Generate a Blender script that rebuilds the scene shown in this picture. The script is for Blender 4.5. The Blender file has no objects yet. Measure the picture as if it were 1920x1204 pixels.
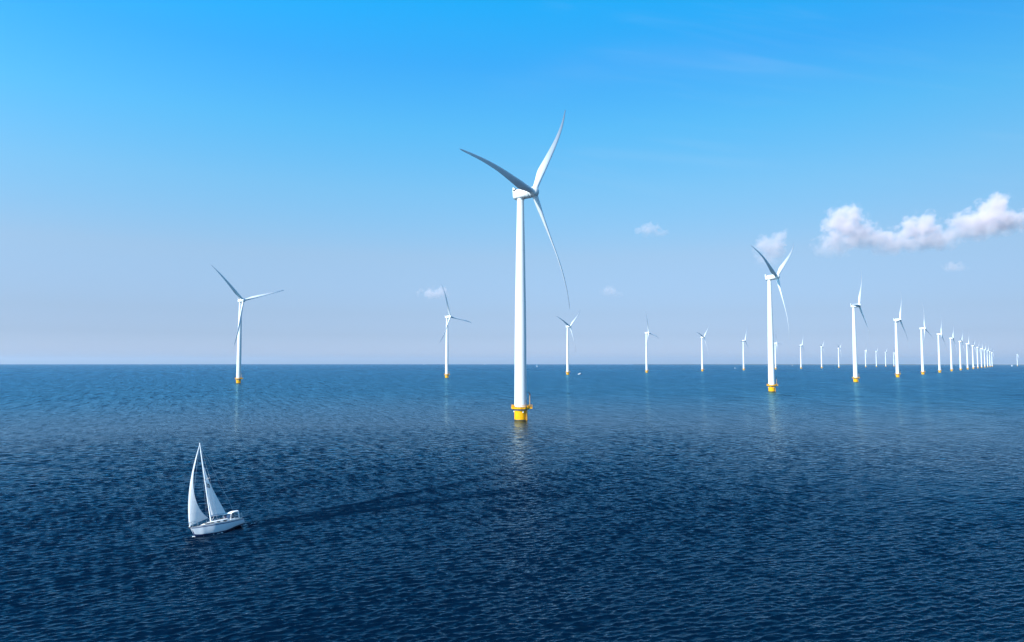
import bpy, bmesh, math, random
from mathutils import Vector, Matrix, noise
random.seed(7)
S = bpy.context.scene
C = S.collection
R = math.radians
PI = math.pi
EARTH = 7.43e6            # effective earth radius for sight lines over water
CAM_H = 23.4
SUN_AZ = (-0.73, -0.68)   # towards the sun: behind the viewer and to the left
SUN_EL = R(36)
DENOISE = True

def drop(x, y):
    return -(x * x + y * y) / (2 * EARTH)

# ---------------------------------------------------------------- helpers
def tag(o, label=None, cat=None, group=None, kind=None):
    if label: o['label'] = label
    if cat: o['category'] = cat
    if group: o['group'] = group
    if kind: o['kind'] = kind
    return o

def empty(name, loc=(0, 0, 0), rz=0.0):
    o = bpy.data.objects.new(name, None)
    o.location = loc; o.rotation_euler = (0, 0, rz)
    o.empty_display_size = 1.0
    C.objects.link(o)
    return o

def children(o):
    return [c for c in C.objects if c.parent == o]

class MB:
    """collects one part's geometry"""
    def __init__(self):
        self.v = []; self.f = []; self.m = []
    def add(self, vs, fs, mi=0):
        b = len(self.v)
        self.v += [tuple(p) for p in vs]
        self.f += [tuple(b + i for i in q) for q in fs]
        self.m += [mi] * len(fs)
    def box(self, c, s, M=None, mi=0):
        x, y, z = c; a, b, h = s[0] / 2, s[1] / 2, s[2] / 2
        vs = [Vector((x + i * a, y + j * b, z + k * h)) for i in (-1, 1) for j in (-1, 1) for k in (-1, 1)]
        if M is not None: vs = [M @ p for p in vs]
        self.add(vs, [(0, 1, 3, 2), (4, 6, 7, 5), (0, 4, 5, 1), (2, 3, 7, 6), (0, 2, 6, 4), (1, 5, 7, 3)], mi)
    def rings(self, rings, cap=True, mi=0, closed=True):
        n = len(rings[0]); vs = [p for r in rings for p in r]; fs = []
        for i in range(len(rings) - 1):
            for j in range(n if closed else n - 1):
                k = (j + 1) % n
                fs.append((i * n + j, i * n + k, (i + 1) * n + k, (i + 1) * n + j))
        if cap:
            fs.append(tuple(range(n))[::-1]); fs.append(tuple((len(rings) - 1) * n + j for j in range(n)))
        self.add(vs, fs, mi)
    def lathe(self, prof, n=32, c=(0, 0), cap=True, mi=0):
        self.rings([[(c[0] + r * math.cos(2 * PI * j / n), c[1] + r * math.sin(2 * PI * j / n), z) for j in range(n)] for r, z in prof], cap, mi)
    def tube(self, pts, r, n=8, mi=0):
        pts = [Vector(p) for p in pts]; rs = r if isinstance(r, (list, tuple)) else [r] * len(pts)
        rings = []
        for i, p in enumerate(pts):
            t = (pts[min(i + 1, len(pts) - 1)] - pts[max(i - 1, 0)]).normalized()
            a = t.orthogonal().normalized() if i == 0 else (a - t * a.dot(t)).normalized()
            b = t.cross(a)
            rings.append([p + (a * math.cos(2 * PI * j / n) + b * math.sin(2 * PI * j / n)) * rs[i] for j in range(n)])
        self.rings(rings, True, mi)
    def build(self, name, mats, parent=None, smooth=35, loc=None):
        me = bpy.data.meshes.new(name)
        me.from_pydata(self.v, [], self.f)
        bm = bmesh.new(); bm.from_mesh(me)
        bmesh.ops.recalc_face_normals(bm, faces=bm.faces)
        bm.to_mesh(me); bm.free()
        for m in (mats if isinstance(mats, (list, tuple)) else [mats]): me.materials.append(m)
        if any(self.m):
            for p, i in zip(me.polygons, self.m): p.material_index = i
        if smooth:
            for p in me.polygons: p.use_smooth = True
            me.set_sharp_from_angle(angle=R(smooth))
        me.update()
        o = bpy.data.objects.new(name, me); C.objects.link(o)
        if parent: o.parent = parent
        if loc: o.location = loc
        return o

def pieces(n):
    return [MB() for _ in range(n)]

# ---------------------------------------------------------------- materials
def mat(name, col, rough=0.5, metal=0.0, var=0.06, scale=2.0, spec=0.5, coat=0.0, zs=1.0):
    m = bpy.data.materials.new(name); m.use_nodes = True
    nt = m.node_tree; b = nt.nodes['Principled BSDF']
    tc = nt.nodes.new('ShaderNodeTexCoord'); nz = nt.nodes.new('ShaderNodeTexNoise')
    nz.inputs['Scale'].default_value = scale; nz.inputs['Detail'].default_value = 4
    mpn = nt.nodes.new('ShaderNodeMapping'); mpn.inputs['Scale'].default_value = (1, 1, zs)
    nt.links.new(tc.outputs['Object'], mpn.inputs['Vector']); nt.links.new(mpn.outputs[0], nz.inputs['Vector'])
    rp = nt.nodes.new('ShaderNodeValToRGB')
    rp.color_ramp.elements[0].position = 0.3; rp.color_ramp.elements[1].position = 0.7
    rp.color_ramp.elements[0].color = tuple(max(0, c * (1 - var)) for c in col) + (1,)
    rp.color_ramp.elements[1].color = tuple(min(1, c * (1 + var)) for c in col) + (1,)
    nt.links.new(nz.outputs[0], rp.inputs[0]); nt.links.new(rp.outputs[0], b.inputs['Base Color'])
    b.inputs['Roughness'].default_value = rough; b.inputs['Metallic'].default_value = metal
    b.inputs['Specular IOR Level'].default_value = spec; b.inputs['Coat Weight'].default_value = coat
    return m

WHITE = mat('turbine_white', (0.80, 0.80, 0.79), 0.42, var=0.05, scale=1.0, zs=0.05)
BLADEW = mat('blade_white', (0.80, 0.82, 0.84), 0.35, var=0.02, scale=0.1)
YELLOW = mat('marine_yellow', (0.88, 0.41, 0.002), 0.5, var=0.13, scale=2.2, spec=.2, zs=.18)
YDARK = mat('deck_yellow', (0.80, 0.36, 0.01), 0.6, var=0.08, scale=2, spec=.2)
DARK = mat('dark_louvre', (0.035, 0.035, 0.04), 0.6)
GREY = mat('flange_grey', (0.42, 0.42, 0.43), 0.5, metal=0.3)
ALGAE = mat('algae_band', (0.07, 0.06, 0.02), 0.6, var=.5, scale=3)
SEAM = mat('seam_grey', (0.58, 0.59, 0.60), 0.5)
STEEL = mat('steel', (0.55, 0.56, 0.58), 0.3, metal=0.9)
ROPE = mat('brown_pole', (0.45, 0.25, 0.08), 0.6)
GEL = mat('gelcoat', (0.66, 0.70, 0.74), 0.22, var=0.02, coat=0.3)
DECKW = mat('deck_white', (0.82, 0.81, 0.78), 0.5, var=0.03)
ANTIF = mat('antifouling', (0.012, 0.03, 0.10), 0.5)
STRIPE = mat('hull_stripe', (0.10, 0.12, 0.20), 0.4)
GLASS = mat('dark_glass', (0.012, 0.018, 0.025), 0.08)
TEAK = mat('teak', (0.30, 0.17, 0.09), 0.6)
MASTM = mat('mast_alloy', (0.85, 0.86, 0.87), 0.35)
CANVAS = mat('canvas_white', (0.8, 0.8, 0.8), 0.8)
INK = mat('sail_ink', (0.03, 0.04, 0.07), 0.8)
CLOTH = mat('dark_jacket', (0.035, 0.022, 0.03), 0.85)
TROUS = mat('trousers', (0.05, 0.05, 0.09), 0.85)
SKIN = mat('skin', (0.55, 0.32, 0.24), 0.55)
HATM = mat('sun_hat', (0.7, 0.62, 0.6), 0.8)
FOAM = mat('foam', (0.85, 0.86, 0.86), 0.9)
RED = mat('red_bundle', (0.45, 0.10, 0.08), 0.8)

def sail_mat():
    m = bpy.data.materials.new('sailcloth'); m.use_nodes = True; nt = m.node_tree
    for n in list(nt.nodes): nt.nodes.remove(n)
    out = nt.nodes.new('ShaderNodeOutputMaterial'); mx = nt.nodes.new('ShaderNodeMixShader')
    d = nt.nodes.new('ShaderNodeBsdfDiffuse'); t = nt.nodes.new('ShaderNodeBsdfTranslucent')
    tc = nt.nodes.new('ShaderNodeTexCoord'); w = nt.nodes.new('ShaderNodeTexWave')
    w.wave_type = 'BANDS'; w.bands_direction = 'Z'; w.inputs['Scale'].default_value = 0.2; w.inputs['Distortion'].default_value = 0.6
    rp = nt.nodes.new('ShaderNodeValToRGB')
    rp.color_ramp.elements[0].position = 0.0; rp.color_ramp.elements[0].color = (0.86, 0.86, 0.87, 1)
    rp.color_ramp.elements[1].position = 0.12; rp.color_ramp.elements[1].color = (0.90, 0.90, 0.90, 1)
    nt.links.new(tc.outputs['Object'], w.inputs['Vector']); nt.links.new(w.outputs['Fac'], rp.inputs[0])
    nt.links.new(rp.outputs[0], d.inputs[0]); nt.links.new(rp.outputs[0], t.inputs[0])
    mx.inputs[0].default_value = 0.56
    nt.links.new(d.outputs[0], mx.inputs[1]); nt.links.new(t.outputs[0], mx.inputs[2]); nt.links.new(mx.outputs[0], out.inputs[0])
    return m
SAIL = sail_mat()

# ---------------------------------------------------------------- boat placement (needed by the water's wake too)
BOAT = Vector((-40.87, 95.9, 0)); BOAT_HEAD = R(238); BOAT_HEEL = R(17)
MOTO = Vector((134.8, 1362.0, 0))

# ---------------------------------------------------------------- node helper
class NT:
    def __init__(s, nt): s.nt = nt
    def val(s, x, sock):
        if hasattr(x, 'is_output'): s.nt.links.new(x, sock)
        else: sock.default_value = x
    def m(s, op, a, b=0.0, c=0.0, clamp=False):
        n = s.nt.nodes.new('ShaderNodeMath'); n.operation = op; n.use_clamp = clamp
        s.val(a, n.inputs[0]); s.val(b, n.inputs[1]); s.val(c, n.inputs[2]); return n.outputs[0]
    def vm(s, op, a, b=(0, 0, 0), scale=None):
        n = s.nt.nodes.new('ShaderNodeVectorMath'); n.operation = op
        s.val(a, n.inputs[0])
        if op not in ('LENGTH', 'NORMALIZE', 'SCALE'): s.val(b, n.inputs[1])
        if scale is not None: s.val(scale, n.inputs['Scale'])
        return n.outputs['Value'] if op in ('LENGTH', 'DOT_PRODUCT', 'DISTANCE') else n.outputs['Vector']
    def noise(s, vec, scale, detail=2, rough=0.5, dist=0.0, dim='3D'):
        n = s.nt.nodes.new('ShaderNodeTexNoise'); n.noise_dimensions = dim
        s.val(vec, n.inputs['Vector']); s.val(scale, n.inputs['Scale'])
        n.inputs['Detail'].default_value = detail; n.inputs['Roughness'].default_value = rough
        n.inputs['Distortion'].default_value = dist; return n.outputs[0]
    def mapping(s, vec, rz=0, scale=(1, 1, 1), loc=(0, 0, 0)):
        n = s.nt.nodes.new('ShaderNodeMapping'); n.vector_type = 'POINT'
        s.val(vec, n.inputs['Vector']); n.inputs['Rotation'].default_value = (0, 0, rz)
        n.inputs['Scale'].default_value = scale; n.inputs['Location'].default_value = loc; return n.outputs[0]
    def sep(s, v):
        n = s.nt.nodes.new('ShaderNodeSeparateXYZ'); s.val(v, n.inputs[0]); return n.outputs
    def comb(s, x, y, z=0.0):
        n = s.nt.nodes.new('ShaderNodeCombineXYZ'); s.val(x, n.inputs[0]); s.val(y, n.inputs[1]); s.val(z, n.inputs[2]); return n.outputs[0]
    def smooth(s, x, a, b, lo=0.0, hi=1.0):
        n = s.nt.nodes.new('ShaderNodeMapRange'); n.interpolation_type = 'SMOOTHSTEP'
        s.val(x, n.inputs['Value']); n.inputs['From Min'].default_value = a; n.inputs['From Max'].default_value = b
        n.inputs['To Min'].default_value = lo; n.inputs['To Max'].default_value = hi; return n.outputs[0]

# ---------------------------------------------------------------- water
WAVE_DIR = R(116)     # the way the wavelets run
W = dict(geo=0.29, peak=0.85, width=0.68, spread=19, tilt=0.15, tiltm=0.11, tilt0=0.14, gm=2.4, a1=0.045, a2=0.033, a3=0.022, a4=0.016, rough=0.05, mid=0.19, far=0.30, base=(0.0001, 0.0064, 0.019), s0=0.045, s1=0.055, tint=(0.34, 0.80, 1.0))
def layer_group(name, ang, lam, stretch, detail, off, ridge=0.0):
    # x runs with the waves, y along the crests
    g = bpy.data.node_groups.new(name, 'ShaderNodeTree')
    g.interface.new_socket('P', in_out='INPUT', socket_type='NodeSocketVector')
    g.interface.new_socket('H', in_out='OUTPUT', socket_type='NodeSocketFloat')
    gi = g.nodes.new('NodeGroupInput'); go = g.nodes.new('NodeGroupOutput'); t = NT(g)
    v = t.mapping(gi.outputs[0], rz=-ang, scale=(1 / lam, 1 / (lam * stretch), 1), loc=(off, off * 1.7, 0))
    # rotate first, then squeeze: two mappings keep the axes straight
    v = t.mapping(t.mapping(gi.outputs[0], rz=-ang), scale=(1 / lam, 1 / (lam * stretch), 1), loc=(off, off * 1.7, 0))
    n = t.noise(v, 1.0, detail, 0.5, 0.2, '2D')
    g.links.new(t.m('MULTIPLY', n, lam), go.inputs[0])
    return g

def water_mat():
    m = bpy.data.materials.new('lake_water'); m.use_nodes = True; nt = m.node_tree; t = NT(nt)
    for n_ in list(nt.nodes): nt.nodes.remove(n_)
    out = nt.nodes.new('ShaderNodeOutputMaterial')
    geo = nt.nodes.new('ShaderNodeNewGeometry'); P = geo.outputs['Position']; N = geo.outputs['Normal']
    x, y, z = t.sep(P)
    PF = t.comb(x, y, 0.0)
    dist = t.vm('LENGTH', PF)
    ld = t.m('LOGARITHM', t.m('MAXIMUM', dist, 1.0), 10.0)
    far = t.m('MULTIPLY_ADD', ld, 1 / 1.15, -1.75 / 1.15, clamp=True)     # 0 at 56 m, 1 at 800 m
    vfar = t.smooth(dist, 200, 3000)
    e = 0.04
    aside = t.smooth(t.m('ABSOLUTE', t.m('ARCTAN2', x, y)), R(44), R(50))      # beyond the modelled waves the same chop is bump
    aside = t.m('MAXIMUM', aside, t.smooth(dist, 42, 50, 1, 0))
    def slopes(g, amp):
        def H(dx, dy):
            n = nt.nodes.new('ShaderNodeGroup'); n.node_tree = g
            nt.links.new(t.vm('ADD', PF, (dx, dy, 0)), n.inputs[0]); return n.outputs[0]
        h0, hx, hy = H(0, 0), H(e, 0), H(0, e)
        k = t.m('MULTIPLY', amp, 1 / e) if hasattr(amp, 'is_output') else amp / e
        return t.m('MULTIPLY', t.m('SUBTRACT', hx, h0), k), t.m('MULTIPLY', t.m('SUBTRACT', hy, h0), k)
    # gusts: broad patches of rougher and calmer water
    rot = t.mapping(PF, rz=-WAVE_DIR)
    g1 = t.noise(t.mapping(rot, scale=(1 / 45, 1 / 90, 1)), 1.0, 3, 0.55, 0.3, '2D')
    g2 = t.noise(t.mapping(rot, scale=(1 / 420, 1 / 1100, 1)), 1.0, 2, 0.5, 0.4, '2D')
    amp = t.m('ADD', t.m('MULTIPLY_ADD', g1, 0.9, 0.55), t.m('MULTIPLY_ADD', g2, 0.6, -0.3))
    ax, ay = slopes(layer_group('chop', WAVE_DIR, 1.0, 3.2, 1.0, 3.1), t.m('MULTIPLY', t.m('MAXIMUM', t.smooth(dist, 90, 230, .0, 1), aside), W['a1'] * 10))
    bx, by = slopes(layer_group('ripple', WAVE_DIR - R(14), 0.36, 2.6, 2.0, 9.7), W['a2'] * 10)
    cx, cy = slopes(layer_group('swell', WAVE_DIR + R(20), 5.0, 2.4, 1.0, 17.3), t.m('MULTIPLY', t.smooth(dist, 250, 700, .0, 1), W['a3'] * 10))
    ex_, ey_ = slopes(layer_group('roller', WAVE_DIR - R(8), 15.0, 2.8, 2.0, 5.3), t.m('MULTIPLY', t.smooth(dist, 350, 1500, .0, 1), W['a4'] * 10))
    sx = t.m('MULTIPLY', t.m('ADD', t.m('ADD', ax, ex_), t.m('ADD', bx, cx)), amp); sy = t.m('MULTIPLY', t.m('ADD', t.m('ADD', ay, ey_), t.m('ADD', by, cy)), amp)
    # wakes: diverging arms of steep little waves
    def arm(ox, oy, ang, w0, grow, length, wob):
        c, s_ = math.cos(ang), math.sin(ang)
        dx = t.m('SUBTRACT', x, ox); dy = t.m('SUBTRACT', y, oy)
        al = t.m('ADD', t.m('MULTIPLY', dx, c), t.m('MULTIPLY', dy, s_))
        pe = t.m('SUBTRACT', t.m('MULTIPLY', dy, c), t.m('MULTIPLY', dx, s_))
        wz = t.noise(t.comb(al, ox, 0.0), 0.16, 2, 0.5, 0.0, '2D')
        pe = t.m('ADD', pe, t.m('MULTIPLY_ADD', wz, wob, -wob / 2))
        wd = t.m('MULTIPLY_ADD', t.m('MAXIMUM', al, 0.0), grow, w0)
        q = t.m('DIVIDE', pe, wd)
        mask = t.m('POWER', 2.718, t.m('MULTIPLY', t.m('MULTIPLY', q, q), -1.0))
        mask = t.m('MULTIPLY', mask, t.smooth(al, -1.0, 2.0)); mask = t.m('MULTIPLY', mask, t.smooth(al, 0.0, length, 1.0, 0.0))
        return mask
    wk = arm(-37.2, 98.9, R(36.5), 0.42, 0.026, 56, 2.0)
    wk = t.m('MAXIMUM', wk, t.m('MULTIPLY', arm(-37.6, 100.0, R(51), 0.3, 0.022, 64, 2.4), .7))
    wk = t.m('MAXIMUM', wk, t.m('MULTIPLY', arm(-37.4, 99.2, R(43), 0.7, 0.12, 40, 0.6), 0.3))
    wk2 = arm(MOTO.x + 6, MOTO.y, R(-17), 1.5, 0.01, 260, 1.0)
    wpat = t.noise(t.mapping(t.mapping(PF, rz=-WAVE_DIR), scale=(1.3, 0.42, 1)), 1.0, 3, 0.65, 0.5, '2D')
    wkb = t.m('MULTIPLY', wk, t.smooth(wpat, 0.41, 0.55, 0.10, 1.0))
    sy = t.m('ADD', sy, t.m('ADD', t.m('MULTIPLY', wkb, 1.6), t.m('MULTIPLY', wk2, 0.25)))
    sx = t.m('SUBTRACT', sx, t.m('MULTIPLY', wkb, 0.3))
    # seen at a slant, the facets that face the eye hide those that lean away: the mean visible slope
    vx, vy, vz = t.sep(geo.outputs['Incoming'])
    hl = t.m('MAXIMUM', t.m('SQRT', t.m('ADD', t.m('MULTIPLY', vx, vx), t.m('MULTIPLY', vy, vy))), .001)
    # windrows: streaks of steeper and smoother water drawn out along the wind
    w1 = t.noise(t.mapping(rot, scale=(1 / 9, 1 / 1.8, 1)), 1.0, 3, 0.65, 0.4, '2D')
    w2 = t.noise(t.mapping(rot, scale=(1 / 34, 1 / 4.2, 1)), 1.0, 3, 0.65, 0.4, '2D')
    w3 = t.noise(t.mapping(rot, scale=(1 / 190, 1 / 13, 1)), 1.0, 3, 0.65, 0.4, '2D')
    wr = t.m('ADD', t.m('MULTIPLY', t.m('SUBTRACT', w1, .5), t.m('MULTIPLY', t.smooth(dist, 110, 240), t.smooth(dist, 350, 900, 1, 0))),
             t.m('ADD', t.m('MULTIPLY', t.m('SUBTRACT', w2, .5), t.m('MULTIPLY', t.smooth(dist, 230, 480), t.smooth(dist, 1200, 3000, 1, 0))), t.m('MULTIPLY', t.m('SUBTRACT', w3, .5), t.smooth(dist, 800, 1800))))
    kt = t.m('MULTIPLY', t.m('ADD', t.m('MULTIPLY_ADD', aside, .05, t.smooth(dist, 110, 230, W['tilt0'], W['tiltm'])), t.smooth(dist, 330, 700, 0, W['tilt'] - W['tiltm'])), t.m('MAXIMUM', t.m('MULTIPLY_ADD', wr, W['gm'] * 2, 1.0), .1))
    kt = t.m('DIVIDE', kt, hl)
    sx = t.m('SUBTRACT', sx, t.m('MULTIPLY', vx, kt)); sy = t.m('SUBTRACT', sy, t.m('MULTIPLY', vy, kt))
    nrm = t.vm('NORMALIZE', t.vm('SUBTRACT', N, t.comb(sx, sy, 0.0)))
    # mean reflectance of a wind-roughened sea (slope spread s), after Bruneton et al.
    cosv = t.m('MAXIMUM', t.vm('DOT_PRODUCT', nrm, geo.outputs['Incoming']), 0.0)
    s_ = t.m('MULTIPLY_ADD', vfar, W['s1'] - W['s0'], W['s0'])
    ex = t.m('MULTIPLY', t.m('POWER', 2.718, t.m('MULTIPLY', s_, -2.69)), 5.0)
    fr = t.m('DIVIDE', t.m('POWER', t.m('SUBTRACT', 1.0, cosv), ex), t.m('MULTIPLY_ADD', t.m('POWER', s_, 1.5), 22.7, 1.0))
    fr = t.m('MULTIPLY_ADD', fr, 0.98, 0.02)
    gl = nt.nodes.new('ShaderNodeBsdfGlossy'); gl.distribution = 'MULTI_GGX'
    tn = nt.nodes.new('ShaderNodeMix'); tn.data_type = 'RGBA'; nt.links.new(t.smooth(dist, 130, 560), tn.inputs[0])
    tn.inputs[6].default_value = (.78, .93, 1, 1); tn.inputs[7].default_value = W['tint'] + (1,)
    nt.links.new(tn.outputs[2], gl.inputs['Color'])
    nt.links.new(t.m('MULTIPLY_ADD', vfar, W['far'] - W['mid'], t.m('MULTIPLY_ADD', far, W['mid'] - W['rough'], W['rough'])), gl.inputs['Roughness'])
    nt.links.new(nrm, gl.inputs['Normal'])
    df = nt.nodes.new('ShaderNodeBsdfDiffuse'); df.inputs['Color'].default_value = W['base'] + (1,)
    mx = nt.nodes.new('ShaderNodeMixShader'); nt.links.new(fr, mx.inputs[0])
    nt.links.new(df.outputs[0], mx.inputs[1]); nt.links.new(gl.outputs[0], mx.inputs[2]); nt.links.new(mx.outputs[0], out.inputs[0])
    return m

def build_water():
    import numpy as np
    rng = np.random.default_rng(5)
    R0, R1, HA, ST = 46.0, 270.0, R(50), 0.0015
    nr = int(math.log(R1 / R0) / ST) + 1; na = int(2 * HA / ST) + 1
    rr = R0 * np.exp(np.linspace(0, math.log(R1 / R0), nr)); aa = PI / 2 + np.linspace(-HA, HA, na)
    Rr, Aa = np.meshgrid(rr, aa, indexing='ij'); X = (Rr * np.cos(Aa)).astype(np.float32); Y = (Rr * np.sin(Aa)).astype(np.float32)
    Z = np.zeros_like(X); DX = np.zeros_like(X); DY = np.zeros_like(X); step = (Rr * ST).astype(np.float32)
    edge = np.clip((HA - np.abs(Aa - PI / 2)) / R(4), 0, 1) * np.clip((rr[:, None] - R0) / 4, 0, 1) * np.clip((R1 - rr[:, None]) / 150, 0, 1)
    gust = 1 + .16 * np.sin(X * .05 + Y * .021 + 1) * np.sin(Y * .043 - X * .017) + .12 * np.sin(X * .13 - Y * .08 + 2 * np.sin(Y * .031))
    nw = 150
    lam = np.exp(rng.uniform(math.log(0.45), math.log(34.0), nw)); ll = np.log(lam)
    # waves too short for the mesh at a distance give way to longer ones of the same steepness
    lc = np.log(np.maximum(W['peak'], 4.5 * rr * ST))
    G = np.exp(-((ll[None, :] - lc[:, None]) / W['width']) ** 2) + .05 * (lam[None, :] < 9)
    G *= np.clip((lam[None, :] / (rr[:, None] * ST) - 2.5) / 2, 0, 1)
    G *= W['geo'] * math.sqrt(2) / np.sqrt((G ** 2).sum(1, keepdims=True))
    for q_, l in enumerate(lam):
        w_ = G[:, q_]
        if w_.max() < .002: continue
        th = WAVE_DIR + rng.normal() * R(W['spread']); k = 2 * PI / l; ph = rng.uniform(0, 2 * PI)
        lo, hi = np.nonzero(w_ > .001)[0][[0, -1]]; sl_ = slice(lo, hi + 1)
        f = (edge[sl_] * gust[sl_] * (w_[sl_, None] / k)).astype(np.float32)
        arg = (k * (X[sl_] * math.cos(th) + Y[sl_] * math.sin(th)) + ph).astype(np.float32)
        Z[sl_] += f * np.cos(arg); q = f * np.sin(arg); DX[sl_] -= q * math.cos(th); DY[sl_] -= q * math.sin(th)
    X2, Y2 = X + .75 * DX, Y + .75 * DY
    Z = Z - (X * X + Y * Y) / (2 * EARTH)
    V1 = np.stack([X2.ravel(), Y2.ravel(), Z.ravel()], 1)
    i, j = np.meshgrid(np.arange(nr - 1), np.arange(na - 1), indexing='ij'); a = (i * na + j).ravel()
    F1 = np.stack([a, a + na, a + na + 1, a + 1], 1)
    # the plain rest of the lake: everything nearer, farther and to the sides
    vs = []; fs = []; b0 = len(V1)
    def sector(radii, a0, a1, n):
        base = b0 + len(vs)
        for r in radii:
            for k in range(n + 1):
                q = a0 + (a1 - a0) * k / n; vs.append((r * math.cos(q), r * math.sin(q), -r * r / (2 * EARTH)))
        for u in range(len(radii) - 1):
            for k in range(n):
                p = base + u * (n + 1) + k; fs.append((p, p + n + 1, p + n + 2, p + 1))
    sector([.01, 10, 20, 35, 46], 0, 2 * PI, 720)
    side = [R0 * (R1 / R0) ** (k / 30) for k in range(31)]
    sector(side, PI / 2 + HA, PI / 2 + 2 * PI - HA, 360)
    outer = [R1]
    while outer[-1] < 27000: outer.append(outer[-1] * 1.05)
    sector(outer, 0, 2 * PI, 1080)
    V = np.concatenate([V1, np.array(vs)]).astype(np.float32); Fq = np.concatenate([F1, np.array(fs)]).astype(np.int32)
    me = bpy.data.meshes.new('water'); me.vertices.add(len(V)); me.vertices.foreach_set('co', V.ravel())
    me.loops.add(Fq.size); me.loops.foreach_set('vertex_index', Fq.ravel()); me.polygons.add(len(Fq))
    me.polygons.foreach_set('loop_start', np.arange(0, Fq.size, 4, dtype=np.int32))
    me.update(calc_edges=True); me.polygons.foreach_set('use_smooth', np.ones(len(Fq), bool))
    me.materials.append(water_mat()); me.update()
    o = bpy.data.objects.new('water', me); C.objects.link(o)
    tag(o, kind='structure')
build_water()

# distant low shore on the right of the horizon
def build_shore():
    b = MB(); n = 120; r0 = 13800
    rows = []
    for i in range(n + 1):
        a = R(80 - 52 * i / n)
        h = 9.5 + 5.5 * noise.noise(Vector((i * 0.33, 3.3, 0))) + 3 * noise.noise(Vector((i * 1.3, 1.3, 0)))
        h *= min(1, 0.55 + i / n)
        base = -(r0 * r0) / (2 * EARTH)
        ring = [(r0 * math.cos(a), r0 * math.sin(a), base - 1), (r0 * math.cos(a), r0 * math.sin(a), base + 3),
                ((r0 + 60) * math.cos(a), (r0 + 60) * math.sin(a), base + h),
                ((r0 + 400) * math.cos(a), (r0 + 400) * math.sin(a), base + h),
                ((r0 + 460) * math.cos(a), (r0 + 460) * math.sin(a), base - 1)]
        rows.append(ring)
    b.rings(rows, True)
    o = b.build('shore', mat('far_shore', (0.05, 0.075, 0.05), 0.9, var=0.3, scale=0.01), smooth=0)
    tag(o, kind='structure')
build_shore()

# ---------------------------------------------------------------- wind turbine
HUB_Z = 93.0; TILT = R(3.6); OVER = 6.5; ROTOR = 52.9

def interp(tab, s):
    for (a, va), (b, vb) in zip(tab, tab[1:]):
        if s <= b:
            f = (s - a) / (b - a); f = f * f * (3 - 2 * f) * 0.4 + f * 0.6
            return va + (vb - va) * f
    return tab[-1][1]

def blade_mesh():
    b = MB(); rings = []; n = 28; K = 46
    for i in range(K + 1):
        s = (i / K) ** 0.93; r = 1.2 + (ROTOR - 1.2) * s
        chord = interp([(0, 2.3), (0.05, 2.3), (0.2, 3.3), (0.35, 2.75), (0.6, 1.85), (0.85, 1.1), (0.95, 0.75), (0.985, 0.52), (1, 0.16)], s)
        thick = interp([(0, 1.0), (0.04, 1.0), (0.2, 0.42), (0.45, 0.25), (1, 0.16)], s)
        rnd = max(0.0, 1 - s / 0.17)
        tw = R(interp([(0, 36), (0.2, 32), (0.4, 22), (0.7, 14), (1, 8)], s))
        pb = 1.6 * s + 1.9 * math.sin(PI * s ** 1.5)
        le = 0.5 - 0.18 * (1 - rnd) if rnd < 1 else 0.5
        ring = []
        for j in range(n):
            th = 2 * PI * j / n; c = 0.5 * (1 + math.cos(th))          # c = 1 at trailing edge
            circ = 0.5 * math.sin(th)
            yt = 5 * (0.2969 * math.sqrt(max(c, 0)) - 0.126 * c - 0.3516 * c * c + 0.2843 * c ** 3 - 0.1036 * c ** 4)
            foil = yt * (1 if math.sin(th) >= 0 else -1) + 0.1 * c * (1 - c) / max(thick, .2)
            q = rnd * circ + (1 - rnd) * foil
            yy = (le - c) * chord; xx = -q * thick * chord
            Y = yy * math.cos(tw) - xx * math.sin(tw) * 1; X = xx * math.cos(tw) + yy * math.sin(tw)
            ring.append((X + pb, Y, r))
        rings.append(ring)
    b.rings(rings)
    return b

def superring(x, w, h, zc, n=28, e=0.55):
    out = []
    for j in range(n):
        a = 2 * PI * j / n; ca, sa = math.cos(a), math.sin(a)
        out.append((x, w * math.copysign(abs(ca) ** e, ca), zc + h * math.copysign(abs(sa) ** e, sa)))
    return out

def rotmat_yaw(yaw):   # local x points upwind: right and towards the viewer by yaw
    return Matrix.Rotation(-yaw, 4, 'Z')

def nacelle_frame(yaw, tilt=TILT):
    return Matrix.Translation((0, 0, HUB_Z)) @ rotmat_yaw(yaw) @ Matrix.Rotation(-tilt, 4, 'Y')

def blade_frame(yaw, phi, tilt=TILT):
    F = nacelle_frame(yaw, tilt)
    a = (F.to_3x3() @ Vector((1, 0, 0))).normalized()
    r = Vector((math.sin(yaw), math.cos(yaw), 0)); u = r.cross(a)
    if u.z < 0: u = -u
    d = (u * math.cos(phi) + r * math.sin(phi)).normalized(); y = d.cross(a)
    o = F @ Vector((OVER, 0, 0))
    M = Matrix(((a.x, y.x, d.x, o.x), (a.y, y.y, d.y, o.y), (a.z, y.z, d.z, o.z), (0, 0, 0, 1)))
    return M

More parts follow.
